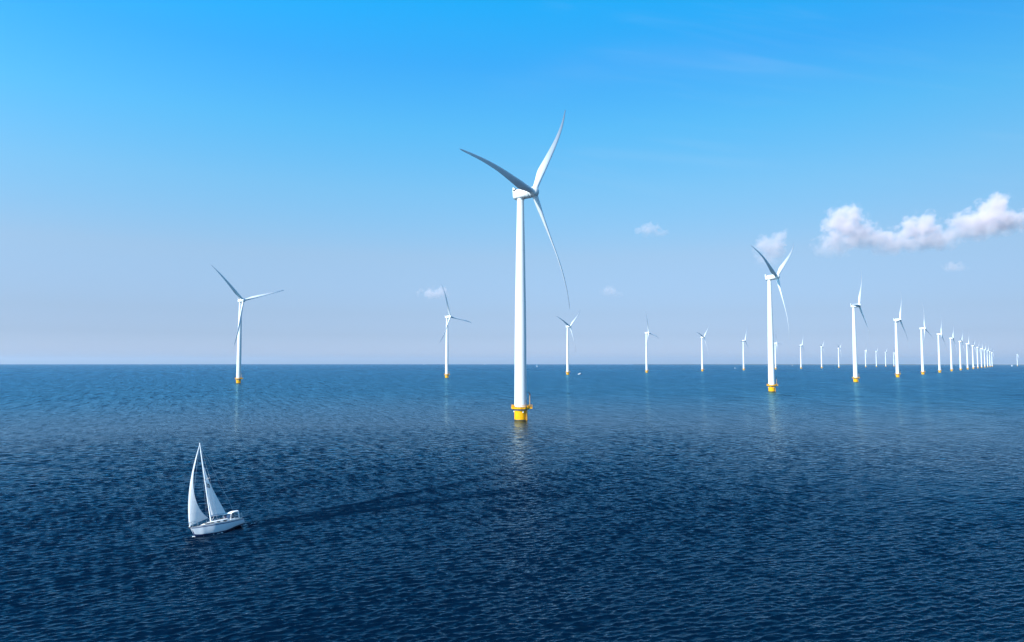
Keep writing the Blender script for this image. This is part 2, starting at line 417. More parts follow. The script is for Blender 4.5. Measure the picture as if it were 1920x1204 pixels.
def make_turbine():
    root = empty('wind_turbine')
    # tower
    b = MB(); prof = []
    zs = [5.4, 5.7, 5.71, 20, 34, 48, 58, 68, 78, 86, 89.4, 91.2, 91.6]
    for z in zs:
        r = interp([(0, 2.5), (0.4, 2.34), (0.66, 1.98), (1, 1.42)], (z - 5.4) / 85.5)
        if z <= 5.7: r += 0.14
        prof.append((r, z))
    b.lathe(prof, 64); b.lathe([(1.52, 90.8), (1.56, 90.85), (1.56, 91.3), (1.52, 91.35)], 48)
    tw = b.build('tower', WHITE, root, 40)
    # seams between tower sections (sub-part)
    for z in (26.5, 48.5, 69.5):
        b = MB()
        r = interp([(0, 2.5), (0.4, 2.34), (0.66, 1.98), (1, 1.42)], (z - 5.4) / 85.5) + 0.02
        b.lathe([(r - .03, z), (r, z + .02), (r, z + .07), (r - .03, z + .09)], 48, cap=False)
        b.build('weld_seam', SEAM, tw)
    b = MB(); b.box((0.62, 0, 7.2), (0.12, 0.9, 2.1), Matrix.Rotation(R(-20), 4, 'Z') @ Matrix.Translation((1.84, 0, 0)))
    b.build('door', GREY, tw)
    # yellow foundation
    b = MB(); b.lathe([(2.5, -4), (2.5, 3.9), (2.5, 4.0)], 56)
    fd = b.build('foundation', YELLOW, root, 40)
    b = MB(); b.lathe([(2.51, -1), (2.53, -.8), (2.53, .28), (2.505, .34)], 56, cap=False)
    b.build('tide_mark', ALGAE, fd, 40)
    b = MB(); b.lathe([(2.5, 3.95), (2.78, 4.0), (2.78, 4.28), (2.6, 4.3), (2.6, 4.65)], 56)
    b.build('flange', GREY, root)
    for a in (175, 292, 40, 100):   # fenders and a boat landing ladder on the foundation
        b = MB(); x, y = 2.66 * math.cos(R(a)), 2.66 * math.sin(R(a)); b.box((x, y, 3.45), (.45, .45, .5))
        b.build('fender', WHITE, fd, 0)
    b = MB()
    for a in (322, 335):
        x, y = 2.95 * math.cos(R(a)), 2.95 * math.sin(R(a)); b.tube([(x, y, -2), (x, y, 4.3)], 0.13)
        b.tube([(x, y, 1.0), (x * .85, y * .85, 1.0)], .08); b.tube([(x, y, 3.2), (x * .85, y * .85, 3.2)], .08)
    for k in range(12):
        p = [(2.95 * math.cos(R(a)), 2.95 * math.sin(R(a)), 0.2 + k * .35) for a in (322, 335)]; b.tube(p, 0.03)
    b.build('ladder', YDARK, fd)
    # platform: octagon with a lobe reaching out on the right for the crane
    out = [(3.75 * math.cos(R(a)), 3.75 * math.sin(R(a))) for a in (22, 60, 90, 120, 150, 180, 210, 240, 270, 300, 338)]
    out = out[:1] + out[1:] ; out += [(4.75, -1.25), (4.75, 1.25)]
    ctr = []
    b = MB(); n = len(out)
    b.rings([[(x * .985, y * .985, 4.65) for x, y in out], [(x, y, 4.68) for x, y in out], [(x, y, 4.93) for x, y in out]])
    for a in range(0, 360, 30):
        p = [(2.5 * math.cos(R(a)), 2.5 * math.sin(R(a)), 4.0), (3.5 * math.cos(R(a)), 3.5 * math.sin(R(a)), 4.62)]
        b.tube(p, .09, 6)
    pf = b.build('platform', YELLOW, root, 0)
    b = MB()
    for k in range(n):
        A, B = Vector(out[k] + (0,)), Vector(out[(k + 1) % n] + (0,)); L = (B - A).length; m = max(1, round(L / 1.0))
        for q in range(m):
            p = A.lerp(B, q / m); b.tube([(p.x, p.y, 4.93), (p.x, p.y, 6.15)], .045, 6)
        for z, r in ((6.15, .06), (5.75, .045), (5.38, .045)):
            b.tube([(A.x, A.y, z), (B.x, B.y, z)], r, 6)
        d = (B - A).normalized(); mid = (A + B) / 2; ang = math.atan2(d.y, d.x)
        b.box((0, 0, 0), (L, .05, .3), Matrix.Translation((mid.x, mid.y, 5.08)) @ Matrix.Rotation(ang, 4, 'Z'))
    b.build('railing', YELLOW, pf, 0)
    for c_, s_ in (((-3.0, -1.2, 5.5), (.75, .9, 1.05)), ((3.0, -1.5, 5.45), (.7, .6, 1.0))):
        b = MB(); b.box(c_, s_); b.build('cabinet', YDARK, pf, 0)
    # crane
    b = MB(); b.lathe([(.24, 4.95), (.24, 6.4), (.16, 6.45), (.14, 10.2), (.1, 10.3)], 14, c=(3.75, -.9))
    cr = b.build('crane', ROPE, root)
    b = MB(); b.tube([(3.75, -.9, 10.1), (3.72, -.9, 10.75), (3.35, -.95, 11.2), (2.9, -1.0, 11.5)], [.24, .2, .15, .09]); b.box((3.85, -.9, 10.35), (.55, .4, .55))
    b.build('jib', DARK, cr)
    # nacelle, in its own frame: x upwind
    F = nacelle_frame(0)
    b = MB(); sec = [(-2.75, 1.35, 1.3, .15), (-2.7, 1.75, 1.7, .15), (-2.5, 1.98, 1.95, .15), (-1.8, 2.1, 2.05, .15), (0, 2.15, 2.1, .12), (2.2, 2.15, 2.1, .05), (3.1, 2.1, 2.1, 0), (3.5, 1.95, 1.95, 0)]
    b.rings([superring(x, w, h, zc, e=0.55 + 0.35 * max(0, (x - .5) / 3)) for x, w, h, zc in sec])
    na = b.build('nacelle', WHITE, root, 50)
    b = MB(); b.rings([[(x, r * math.cos(2 * PI * j / 48), r * math.sin(2 * PI * j / 48)) for j in range(48)] for x, r in ((3.25, 2.05), (3.3, 2.2), (4.55, 2.2), (4.65, 2.1), (4.68, 1.7))])
    ge = b.build('generator', WHITE, root, 40)
    # cooler at the rear: tall white rear cowl, dark radiator before it
    b = MB()
    b.rings([[(-2.78, -1.75, .9), (-2.78, 1.75, .9), (-2.62, 1.62, 2.75), (-2.62, -1.62, 2.75)], [(-2.5, -1.75, .9), (-2.5, 1.75, .9), (-2.42, 1.62, 2.75), (-2.42, -1.62, 2.75)]])
    for s in (-1, 1):
        b.rings([[(-2.6, s * 1.78, 1.2), (-1.2, s * 1.78, 1.5), (-2.35, s * 1.66, 2.72), (-2.6, s * 1.66, 2.72)], [(-2.6, s * 1.66, 1.2), (-1.2, s * 1.66, 1.5), (-2.35, s * 1.56, 2.72), (-2.6, s * 1.56, 2.72)]])
    b.v = [(x, y, z + .45) for x, y, z in b.v]
    cw = b.build('cooler_cowl', WHITE, na, 0)
    b = MB(); b.rings([[(-2.4, -1.52, 1.0), (-.9, -1.52, 1.62), (-1.0, -1.5, 1.98), (-2.3, -1.5, 2.55)], [(-2.4, 1.52, 1.0), (-.9, 1.52, 1.62), (-1.0, 1.5, 1.98), (-2.3, 1.5, 2.55)]])
    for s in (-1, 1): b.box((-1.75, s * 1.83, 1.32), (1.0, .5, .62))
    b.v = [(x, y, z + .45) for x, y, z in b.v]
    b.build('radiator', DARK, na, 0)
    b = MB(); b.tube([(-2.5, .5, 2.7), (-2.5, .5, 3.9)], .04, 6); b.tube([(-2.5, .2, 3.6), (-2.5, .8, 3.6)], .03, 6)
    b.build('weather_mast', GREY, na)
    # hub
    b = MB(); pr = [(4.72, 1.4), (4.75, 1.85), (5.1, 2.1), (6.6, 2.15), (7.4, 2.0), (8.0, 1.6), (8.35, 1.05), (8.5, .45), (8.53, .05)]
    b.rings([[(x, r * math.cos(2 * PI * j / 40), r * math.sin(2 * PI * j / 40)) for j in range(40)] for x, r in pr])
    hb = b.build('rotor_hub', WHITE, root, 60)
    bl = blade_mesh().build('blade', BLADEW, root, 50)
    b = MB(); b.lathe([(1.2, .9), (1.3, 1.0), (1.3, 2.1), (1.2, 2.2)], 32)   # root collar
    co = b.build('root_collar', WHITE, bl)
    return root

def copy_tree(o, kids, parent=None):
    c = o.copy(); C.objects.link(c)
    if parent is not None: c.parent = parent
    for ch in kids.get(o.name, []): copy_tree(ch, kids, c)
    return c

proto = make_turbine()
hubp = next(c for c in children(proto) if c.name.startswith('rotor_hub'))
# give the prototype its two further blades
bl0 = next(c for c in children(proto) if c.name.startswith('blade'))
kids = {}
for o in C.objects:
    if o.parent: kids.setdefault(o.parent.name, []).append(o)
for k in range(2):
    copy_tree(bl0, kids, proto)
kids = {}
for o in C.objects:
    if o.parent: kids.setdefault(o.parent.name, []).append(o)

def pose(root, kk, yaw, phi, tilt=TILT):
    F = nacelle_frame(yaw, tilt); nb = 0
    for c in kk:
        if c.name.startswith(('nacelle', 'generator', 'rotor_hub')): c.matrix_local = F
        elif c.name.startswith('blade'):
            c.matrix_local = blade_frame(yaw, phi + nb * 2 * PI / 3, tilt); nb += 1

D = (207.8, 277.7)
rowA = [(3.5 + D[0] * n, 280 + D[1] * n) for n in range(16)]
rowB = [(-307.7 + D[0] * n, 770.8 + D[1] * n) for n in range(15)]
# yaw and rotor angle of each, degrees
YA = [(32.4, 33.8), (43, 51.5), (39, 26.5), (40, 22), (44, -6), (38, 15), (38, 30), (40, 40), (38, 22), (40, 50), (38, 44), (40, 4), (38, 30), (40, 28), (38, 50), (40, 60)]
YB = [(39.5, 73), (33, 98), (37, 49), (36, 103), (40, 44), (38, 24), (38, 95), (40, 22), (38, 40), (42, 52), (38, 70), (40, 100), (38, 44), (40, 44), (38, 80)]
GA = 'turbines of the near row running to the right horizon'
GB = 'turbines of the far row along the horizon'
LA = ['largest wind turbine, nearest the viewer, with a yellow base and a railed platform',
      'second largest turbine, white tower with yellow base, pink cloud behind its rotor',
      'third turbine of the right-hand row, one blade straight up, below the big cloud',
      'fourth turbine of the right-hand row, upright blade and one dark blade to lower right',
      'fifth turbine of the right-hand row, two blades up and one pale blade lower right',
      'sixth turbine of the right-hand row, bright blade up beside the nacelle',
      'seventh turbine of the right-hand row, short bright blade up, small yellow base',
      'eighth turbine of the right-hand row, counted from the largest',
      'ninth turbine of the right-hand row, counted from the largest',
      'tenth turbine of the right-hand row, counted from the largest',
      'eleventh turbine of the right-hand row, in the tight cluster near the horizon',
      'twelfth turbine of the right-hand row, fifth from its far end',
      'thirteenth turbine of the right-hand row, fourth from its far end',
      'fourteenth turbine of the right-hand row, third from its far end',
      'last but one turbine at the far end of the right-hand row',
      'smallest turbine at the far end of the dense right-hand row']
LB = ['leftmost wind turbine, standing alone in the left half with a yellow base',
      'turbine just left of the largest one, small pink cloud beside its upright blade',
      'small turbine right of the largest tower, with a motorboat beside its base',
      'small turbine alone in mid-picture, blades pointing up, right and down',
      'small turbine with two raised blades in a V, next right of the lone middle one',
      'small turbine standing just left of the second largest turbine',
      'tiny turbine half hidden behind the second largest tower, on its right side',
      'tiny turbine first clear to the right of the second largest tower',
      'tiny turbine in the middle of the three between second and third largest towers',
      'tiny turbine just left of the third largest tower',
      'tiny turbine hidden behind the third largest tower',
      'tiny distant turbine just right of the third largest tower',
      'tiny distant turbine midway between the third and fourth largest towers',
      'tiny distant turbine a little left of the fourth largest tower',
      'tiny turbine touching the left edge of the fourth largest tower']
TIL = {0: R(3.1)}
def place(i, x, y, yaw, phi, label, group, tilt=TILT):
    if i == 0: r = proto
    else: r = copy_tree(proto, kids)
    r.location = (x, y, drop(x, y))
    kk = [c for c in (kids[proto.name] if i == 0 else [o for o in C.objects if o.parent == r])]
    pose(r, kk, R(yaw), R(phi), tilt)
    tag(r, label, 'wind turbine', group)
    return r
n = 0
for k, (x, y) in enumerate(rowA):
    place(n, x, y, *YA[k], LA[k], GA, R(3.1) if k == 0 else R(4.5)); n += 1
for k, (x, y) in enumerate(rowB):
    if k == 10: continue          # stands wholly behind the third tower of the near row
    place(n, x, y, *YB[k], LB[k], GB, R(2.2) if k == 0 else R(4.5)); n += 1
place(n, 4130, 5590, 38, 90, 'lone far turbine at the right edge, apart from the rows', 'turbines standing apart')

# ---------------------------------------------------------------- sailing yacht
YX = 0.86
def yacht():
    root = empty('sailing_yacht', tuple(BOAT))
    root.rotation_mode = 'XYZ'
    root.rotation_euler = (0, 0, 0)
    root.matrix_world = Matrix.Translation(BOAT) @ Matrix.Rotation(BOAT_HEAD, 4, 'Z') @ Matrix.Rotation(BOAT_HEEL, 4, 'X') @ Matrix.Rotation(R(-0.5), 4, 'Y')
    L = 4.4
    def beam(u):   # u 0 stern .. 1 bow
        return 1.42 * interp([(0, .78), (.15, .9), (.4, 1.0), (.6, .93), (.8, .6), (.93, .24), (1, .015)], u)
    def sheer(u): return 0.98 + 0.34 * u ** 2
    def keel(u): return interp([(0, .12), (.12, -.05), (.4, -.5), (.6, -.5), (.85, -.3), (.95, -.1), (.985, .12), (1, 1.0)], u)
    K = 30
    rings = []
    fr = [(1.0, 1.0), (.93, .995), (.84, .985), (.6, .95), (.34, .88), (.26, .84), (.12, .7), (.04, .4), (0, 0)]
    for i in range(K + 1):
        u = i / K; x = -L + 2 * L * u; bz, zs, zk = beam(u), sheer(u), keel(u)
        stem = 0
        port = []
        for fz, fb in fr:
            z = zk + (zs - zk) * fz
            rake = -0.55 * (1 - fz) * max(0, (u - .75) / .25) ** 1.0 + (0.28 * (1 - fz) * max(0, (.1 - u) / .1) * -1)
            port.append((x + rake, bz * fb, z))
        star = [(a, -b, c) for a, b, c in port[:-1]][::-1]
        rings.append(port + star)
    b = MB(); nn = len(rings[0])
    for i in range(K):
        for j in range(nn - 1):
            jj = min(j, nn - 2 - j)
            mi = 1 if jj == 1 else (2 if jj >= 5 else 0)
            b.add([rings[i][j], rings[i][j + 1], rings[i + 1][j + 1], rings[i + 1][j]], [(0, 1, 2, 3)], mi)
    b.add(rings[0], [tuple(range(nn))], 0)
    hull = b.build('hull', [GEL, STRIPE, ANTIF], root, 0)
    me = hull.data; bm = bmesh.new(); bm.from_mesh(me); bmesh.ops.remove_doubles(bm, verts=bm.verts, dist=.001); bmesh.ops.recalc_face_normals(bm, faces=bm.faces); bm.to_mesh(me); bm.free()
    for p in me.polygons: p.use_smooth = True
    me.set_sharp_from_angle(angle=R(50))
    # deck with cockpit well
    b = MB(); rows = []
    for i in range(K + 1):
        u = i / K; x = -L + 2 * L * u; bb = beam(u) * .985; z = sheer(u) - .02
        rows.append([(x, bb, z), (x, bb * .5, z + .05), (x, 0, z + .07), (x, -bb * .5, z + .05), (x, -bb, z)])
    b.rings(rows, False, closed=False)
    b.build('deck', DECKW, root, 60)
    for s in (-1, 1):
        b = MB(); b.tube([(-L + 2 * L * i / K, s * beam(i / K) * .985, sheer(i / K) + .02) for i in range(K + 1)], .03, 6)
        b.build('toe_rail', TEAK, root)
    # coachroof
    b = MB(); rr = []
    for x, w, h in [(2.9, .25, .02), (2.5, .5, .14), (1.9, .72, .28), (1.1, .9, .38), (0, 1.0, .44), (-1.0, 1.02, .47), (-1.75, .98, .5), (-1.8, .96, .48)]:
        z0 = sheer((x + L) / (2 * L)) - .02
        rr.append([(x, w, z0), (x, w * .95, z0 + h * .75), (x, w * .8, z0 + h), (x, 0, z0 + h * 1.14), (x, -w * .8, z0 + h), (x, -w * .95, z0 + h * .75), (x, -w, z0)])
    b.rings(rr, True)
    cr = b.build('coachroof', DECKW, root, 30)
    def win(x0, x1, zz, hh, side):
        m = MB(); A = []; Bq = []
        for t_ in range(7):
            x = x0 + (x1 - x0) * t_ / 6; e = math.sin(PI * min(max(t_ / 6, .02), .98)) ** .3
            w = interp([(0, .98), (.17, 1.02), (.38, 1.0), (.62, .9), (.79, .72), (.9, .5), (1, .25)], (x + 1.75) / 4.65)
            z0 = sheer((x + L) / (2 * L))
            A.append((x, side * (w * .975 + .022), z0 + zz + hh * e)); Bq.append((x, side * (w * 1.0 + .018), z0 + zz - hh * e))
        m.rings([A, Bq], False, closed=False)
        A2 = [(p[0], p[1] - side * .03, p[2]) for p in A]; B2 = [(p[0], p[1] - side * .03, p[2]) for p in Bq]
        m.rings([A2, B2], False, closed=False)
        m.rings([A, A2], False, closed=False); m.rings([Bq, B2], False, closed=False)
        return m
    for s in (1, -1):
        for x0, x1, hh in ((2.2, .75, .055), (.4, -.25, .07), (-.7, -1.5, .075)):
            win(x0, x1, .2, hh, s).build('window', GLASS, cr, 0)
    # hatch, grab rails, instruments
    for c_, s_ in (((1.75, 0, 1.47), (.5, .5, .1)), ((-1.45, 0, 1.64), (.65, .6, .12))):
        b = MB(); b.box(c_, s_); b.build('hatch', GLASS, cr, 0)
    for s in (-1, 1):
        b = MB(); b.tube([(.6, s * .72, 1.45), (.6, s * .72, 1.64), (-1.3, s * .74, 1.68), (-1.3, s * .74, 1.5)], .025, 6)
        b.build('grab_rail', STEEL, cr)
        b = MB(); b.lathe([(.09, 1.55), (.1, 1.7), (.08, 1.8)], 12, c=(-1.35, s * .55)); b.build('winch', STEEL, cr)
    b = MB(); b.tube([(-1.62, .5, 1.66), (-1.64, .1, 1.7), (-1.62, -.4, 1.66)], .09, 8); b.build('rope_coil', RED, cr)
    # cockpit coamings, well and seats
    for s in (-1, 1):
        b = MB(); b.rings([[(-1.8, s * .95, 1.0), (-1.8, s * .72, 1.0), (-1.8, s * .74, 1.38), (-1.8, s * .88, 1.38)], [(-3.0, s * .98, 1.0), (-3.0, s * .78, 1.0), (-3.0, s * .8, 1.3), (-3.0, s * .93, 1.3)], [(-4.15, s * .9, .98), (-4.15, s * .74, .98), (-4.15, s * .76, 1.16), (-4.15, s * .87, 1.16)]])
        b.build('cockpit_coaming', DECKW, root, 0)
    b = MB(); b.box((-4.2, 0, 1.06), (.22, 1.9, .2)); b.build('transom_beam', DECKW, root, 0)
    b = MB(); b.box((-3.0, 0, 1.06), (2.1, .55, .03)); b.build('cockpit_floor', TEAK, root, 0)
    b = MB()
    for k in range(20):
        a0 = 2 * PI * k / 20; a1 = 2 * PI * (k + 1) / 20
        b.tube([(-3.6, .38 * math.cos(a0), 1.6 + .38 * math.sin(a0)), (-3.6, .38 * math.cos(a1), 1.6 + .38 * math.sin(a1))], .02, 6)
    for k in range(3):
        a0 = 2 * PI * k / 3; b.tube([(-3.6, 0, 1.6), (-3.6, .38 * math.cos(a0), 1.6 + .38 * math.sin(a0))], .013, 6)
    b.tube([(-3.5, 0, 1.0), (-3.52, 0, 1.65)], .06); b.build('steering_wheel', STEEL, root)
    # bimini over the cockpit
    b = MB(); rows = []
    for x, z, w in ((-2.35, 2.42, .98), (-2.6, 2.6, 1.02), (-3.1, 2.7, 1.04), (-3.75, 2.68, 1.04)):
        row = []
        for k in range(9):
            a = PI * k / 8; yy = w * math.cos(a); zz = z - .28 + .28 * math.sin(a) ** .6
            row.append((x, yy, zz))
        rows.append(row)
    top = rows; low = [[(x, y * .98, z - .05) for x, y, z in r] for r in rows]
    b.rings(top, False, closed=False); b.rings(low, False, closed=False)
    b.rings([[*top[0]], [*low[0]]], False, closed=False); b.rings([[*top[-1]], [*low[-1]]], False, closed=False)
    b.rings([[r[0] for r in top], [r[0] for r in low]], False, closed=False); b.rings([[r[-1] for r in top], [r[-1] for r in low]], False, closed=False)
    bi = b.build('bimini', CANVAS, root, 60)
    for s in (-1, 1):
        b = MB(); b.tube([(-2.15, s * .97, 1.1), (-2.35, s * .97, 2.14)], .04, 6)
        b.rings([[(-3.62, s * 1.03, 1.1), (-3.86, s * 1.03, 1.1), (-3.86, s * .97, 1.1), (-3.62, s * .97, 1.1)], [(-3.6, s * 1.05, 2.42), (-3.8, s * 1.05, 2.42), (-3.8, s * .99, 2.42), (-3.6, s * .99, 2.42)]])
        b.tube([(-3.0, s * .97, 1.2), (-2.4, s * .99, 2.2)], .025, 6)
        b.build('hoop', CANVAS, bi, 30)
    # sprayhood window panel
    b = MB(); rr = []
    for x, z, w in ((-1.75, 1.45, .9), (-2.1, 1.95, .88), (-2.36, 2.2, .9)):
        rr.append([(x, w * math.cos(PI * k / 8), z - .25 + .25 * math.sin(PI * k / 8) ** .6) for k in range(9)])
    b.rings(rr, False, closed=False); b.rings([[(x - .03, y * .98, z - .02) for x, y, z in r] for r in rr], False, closed=False)
    b.build('spray_screen', mat('tinted_screen', (.03, .06, .12), .15), root, 60)
    # pulpit, pushpit, stanchions, lifelines
    b = MB(); z = sheer(1)
    b.tube([(3.3, .62, z), (3.4, .6, z + .6), (4.1, .3, z + .66), (4.45, 0, z + .68), (4.1, -.3, z + .66), (3.4, -.6, z + .6), (3.3, -.62, z)], .022, 6)
    for s in (-1, 1): b.tube([(4.05, s * .28, z), (4.1, s * .3, z + .66)], .02, 6)
    b.build('pulpit', STEEL, root)
    b = MB(); z = sheer(0)
    b.tube([(-3.5, 1.12, z), (-3.55, 1.12, z + .62), (-4.2, 1.06, z + .64), (-4.32, .9, z + .64), (-4.32, -.9, z + .64), (-4.2, -1.06, z + .64), (-3.55, -1.12, z + .62), (-3.5, -1.12, z)], .025, 6)
    for s in (-1, 1):
        b.tube([(-4.2, s * 1.04, z), (-4.2, s * 1.06, z + .64)], .025, 6); b.tube([(-4.3, s * .5, z), (-4.32, s * .5, z + .64)], .02, 6)
    b.box((-4.33, .75, z + .62), (.12, .32, .42))
    b.build('pushpit', STEEL, root)
    for s in (-1, 1):
        b = MB(); pts = []
        for x in (3.35, 2.1, .8, -.5, -1.8, -3.5):
            u = (x + L) / (2 * L); y = s * beam(u) * .95; z = sheer(u); b.tube([(x, y, z), (x, y, z + .6)], .016, 6); pts.append((x, y, z + .59))
        b.tube(pts, .009, 5)
        b.build('lifeline', STEEL, root)
    # mast, spreaders, boom, standing rigging
    MX = 0.6; MT = 12.55
    b = MB(); b.rings([[(MX + .11 * sc * math.cos(2 * PI * j / 16), .085 * sc * math.sin(2 * PI * j / 16), z) for j in range(16)] for z, sc in ((1.3, 1), (9, 1), (12.0, .8), (MT, .7))])
    ma = b.build('mast', MASTM, root)
    b = MB()
    for s in (-1, 1): b.tube([(MX - .05, 0, 7.3), (MX - .3, s * .75, 7.4)], .035, 6)
    b.box((MX, 0, 7.3), (.24, .19, .12))
    b.build('spreader', GREY, ma)
    b = MB(); b.tube([(MX, 0, MT), (MX, 0, MT + .5)], .012, 5); b.tube([(MX + .1, 0, MT + .3), (MX - .35, 0, MT + .3)], .012, 5)
    b.build('wind_vane', DARK, ma)
    b = MB()
    for s in (-1, 1):
        b.tube([(MX - .15, s * 1.25, 1.05), (MX - .3, s * .75, 7.4), (MX, 0, MT - .15)], .01, 5)
        b.tube([(MX - .35, s * 1.25, 1.05), (MX, 0, 7.25)], .01, 5)
    b.tube([(-4.3, 0, 1.0), (MX, 0, MT)], .01, 5); b.tube([(4.35, 0, 1.3), (MX, 0, MT)], .012, 5)
    b.build('rigging', STEEL, root)
    bo = R(19); GZ = 2.25
    bd = Vector((-math.cos(bo), -math.sin(bo), 0))
    g0 = Vector((MX - .1, 0, GZ))
    b = MB(); b.tube([g0, g0 + bd * 3.85 + Vector((0, 0, -.02))], .075, 10); b.tube([g0 + bd * .9, (MX - .1, 0, 1.5)], .025, 6)
    b.build('boom', MASTM, root)
    # sails
    def mainP(u, v):
        base = g0 + Vector((0, 0, .12)); zz = base.z + v * (MT - .25 - base.z)
        c = 3.75 * (1 - v) * (1 + .2 * v * (1 - v)) + .1 * (1 - v) + .04
        an = bo + R(50) * v ** 1.2; d = Vector((-math.cos(an), -math.sin(an), 0)); nl = Vector((math.sin(an), -math.cos(an), 0))
        cam = c * .11 * (4 * u * (1 - u)) * (0.35 + .65 * min(1, v * 5))
        return Vector((MX - .12, 0, zz)) + d * c * u + nl * (-cam) * -1 + Vector((0, 0, .15 * u * (1 - v) * 0))
    def genP(u, v):
        t0 = Vector((4.15, 0, 1.55)); h0 = Vector((MX + .12, 0, MT - .35)); p = t0.lerp(h0, v)
        sag = math.sin(PI * v ** .9)
        p = p + Vector((.26 * sag, -.52 * sag, 0))
        c = 4.45 * (1 - v) ** 1.0 * (1 - .8 * v * (1 - v)) + .05
        an = R(19) + R(44) * v ** .8; d = Vector((-math.cos(an), -math.sin(an), 0)); nl = Vector((math.sin(an), -math.cos(an), 0))
        cam = c * .17 * (2.4 * u ** .62 * (1 - u)) * 1.3
        return p + d * c * u + nl * cam + Vector((0, 0, (.62 * u + .0 * u) * (1 - v) - .12 * math.sin(PI * u) * (1 - v)))
    def sail(name, fn, nu=18, nv=44):
        m = MB(); m.rings([[fn(i / nu, j / nv) for i in range(nu + 1)] for j in range(nv + 1)], False, closed=False)
        return m.build(name, SAIL, root, 180)
    ms = sail('mainsail', mainP); gs = sail('genoa', genP)
    # sail number "20" laid on both faces of the mainsail
    segs = {'2': [(0, .85), (.2, 1), (.75, 1), (1, .82), (1, .6), (0, .05), (1, .02)], '0': [(.5, 1), (.1, .85), (0, .5), (.1, .15), (.5, 0), (.9, .15), (1, .5), (.9, .85), (.5, 1)]}
    for off in (.012, -.012):
        m = MB()
        for k, ch in enumerate('20'):
            pl = segs[ch]; u0 = .40 + k * .26
            def at(px, py, w=0):
                u = u0 + .17 * px; v = .405 - (k * .012) + .052 * py
                P = mainP(u, v); e1 = mainP(u + .01, v) - P; e2 = mainP(u, v + .01) - P; nn_ = e1.cross(e2).normalized()
                return P + nn_ * off, nn_
            for (ax, ay), (bx, by) in zip(pl, pl[1:]):
                A, nA = at(ax, ay); B, nB = at(bx, by); d = (B - A); sd = d.cross(nA).normalized() * .085; ex = d.normalized() * .03
                m.add([A - sd - ex, A + sd - ex, B + sd + ex, B - sd + ex], [(0, 1, 2, 3)])
        m.build('sail_number', INK, ms, 0)
    for v in (.22, .45, .68, .86):
        b = MB(); b.tube([mainP(u, v) + Vector((.0, .012, 0)) for u in (.35, .55, .75, .98)], .014, 5)
        b.build('batten', CANVAS, ms)
    b = MB(); b.tube([genP(0, j / 20) for j in range(21)], .03, 6); b.lathe([(.12, 1.42), (.13, 1.5), (.05, 1.56)], 12, c=(4.25, 0)); b.build('furler', MASTM, gs)
    cl = genP(1, 0)
    for pp in ([cl, (-.6, -1.15, 1.2)], [cl, (MX + .3, .3, 1.6), (-.6, 1.15, 1.2)], [g0 + bd * 2.9, (-2.0, -.1, 1.4)]):
        b = MB(); b.tube(pp, .012, 5); b.build('rope', CANVAS, root)
    b = MB(); b.rings([[(-3.9, -.03, .2), (-4.3, -.03, .2), (-4.25, -.03, -.9), (-3.95, -.03, -.9)], [(-3.9, .03, .2), (-4.3, .03, .2), (-4.25, .03, -.9), (-3.95, .03, -.9)]])
    b.build('rudder', ANTIF, root, 0)
    b = MB(); b.rings([[(.9, -.07, -.4), (-.7, -.07, -.4), (-.5, -.05, -1.5), (.3, -.05, -1.5)], [(.9, .07, -.4), (-.7, .07, -.4), (-.5, .05, -1.5), (.3, .05, -1.5)]])
    b.build('keel', ANTIF, root, 0)
    for o in [bi] + children(bi) + [c for c in children(root) if c.name.startswith('spray_screen')]:
        for v in o.data.vertices: v.co.z = 1.1 + (v.co.z - 1.1) * .78
    done = set()
    def squeeze(o):
        for c in children(o):
            if c.data and c.data.name not in done:
                done.add(c.data.name)
                for v in c.data.vertices: v.co.x *= YX
            squeeze(c)
    squeeze(root)
    tag(root, 'white sailing yacht under mainsail and genoa, heeling, in the left foreground', 'sailing boat')
    return root
YACHT = yacht()

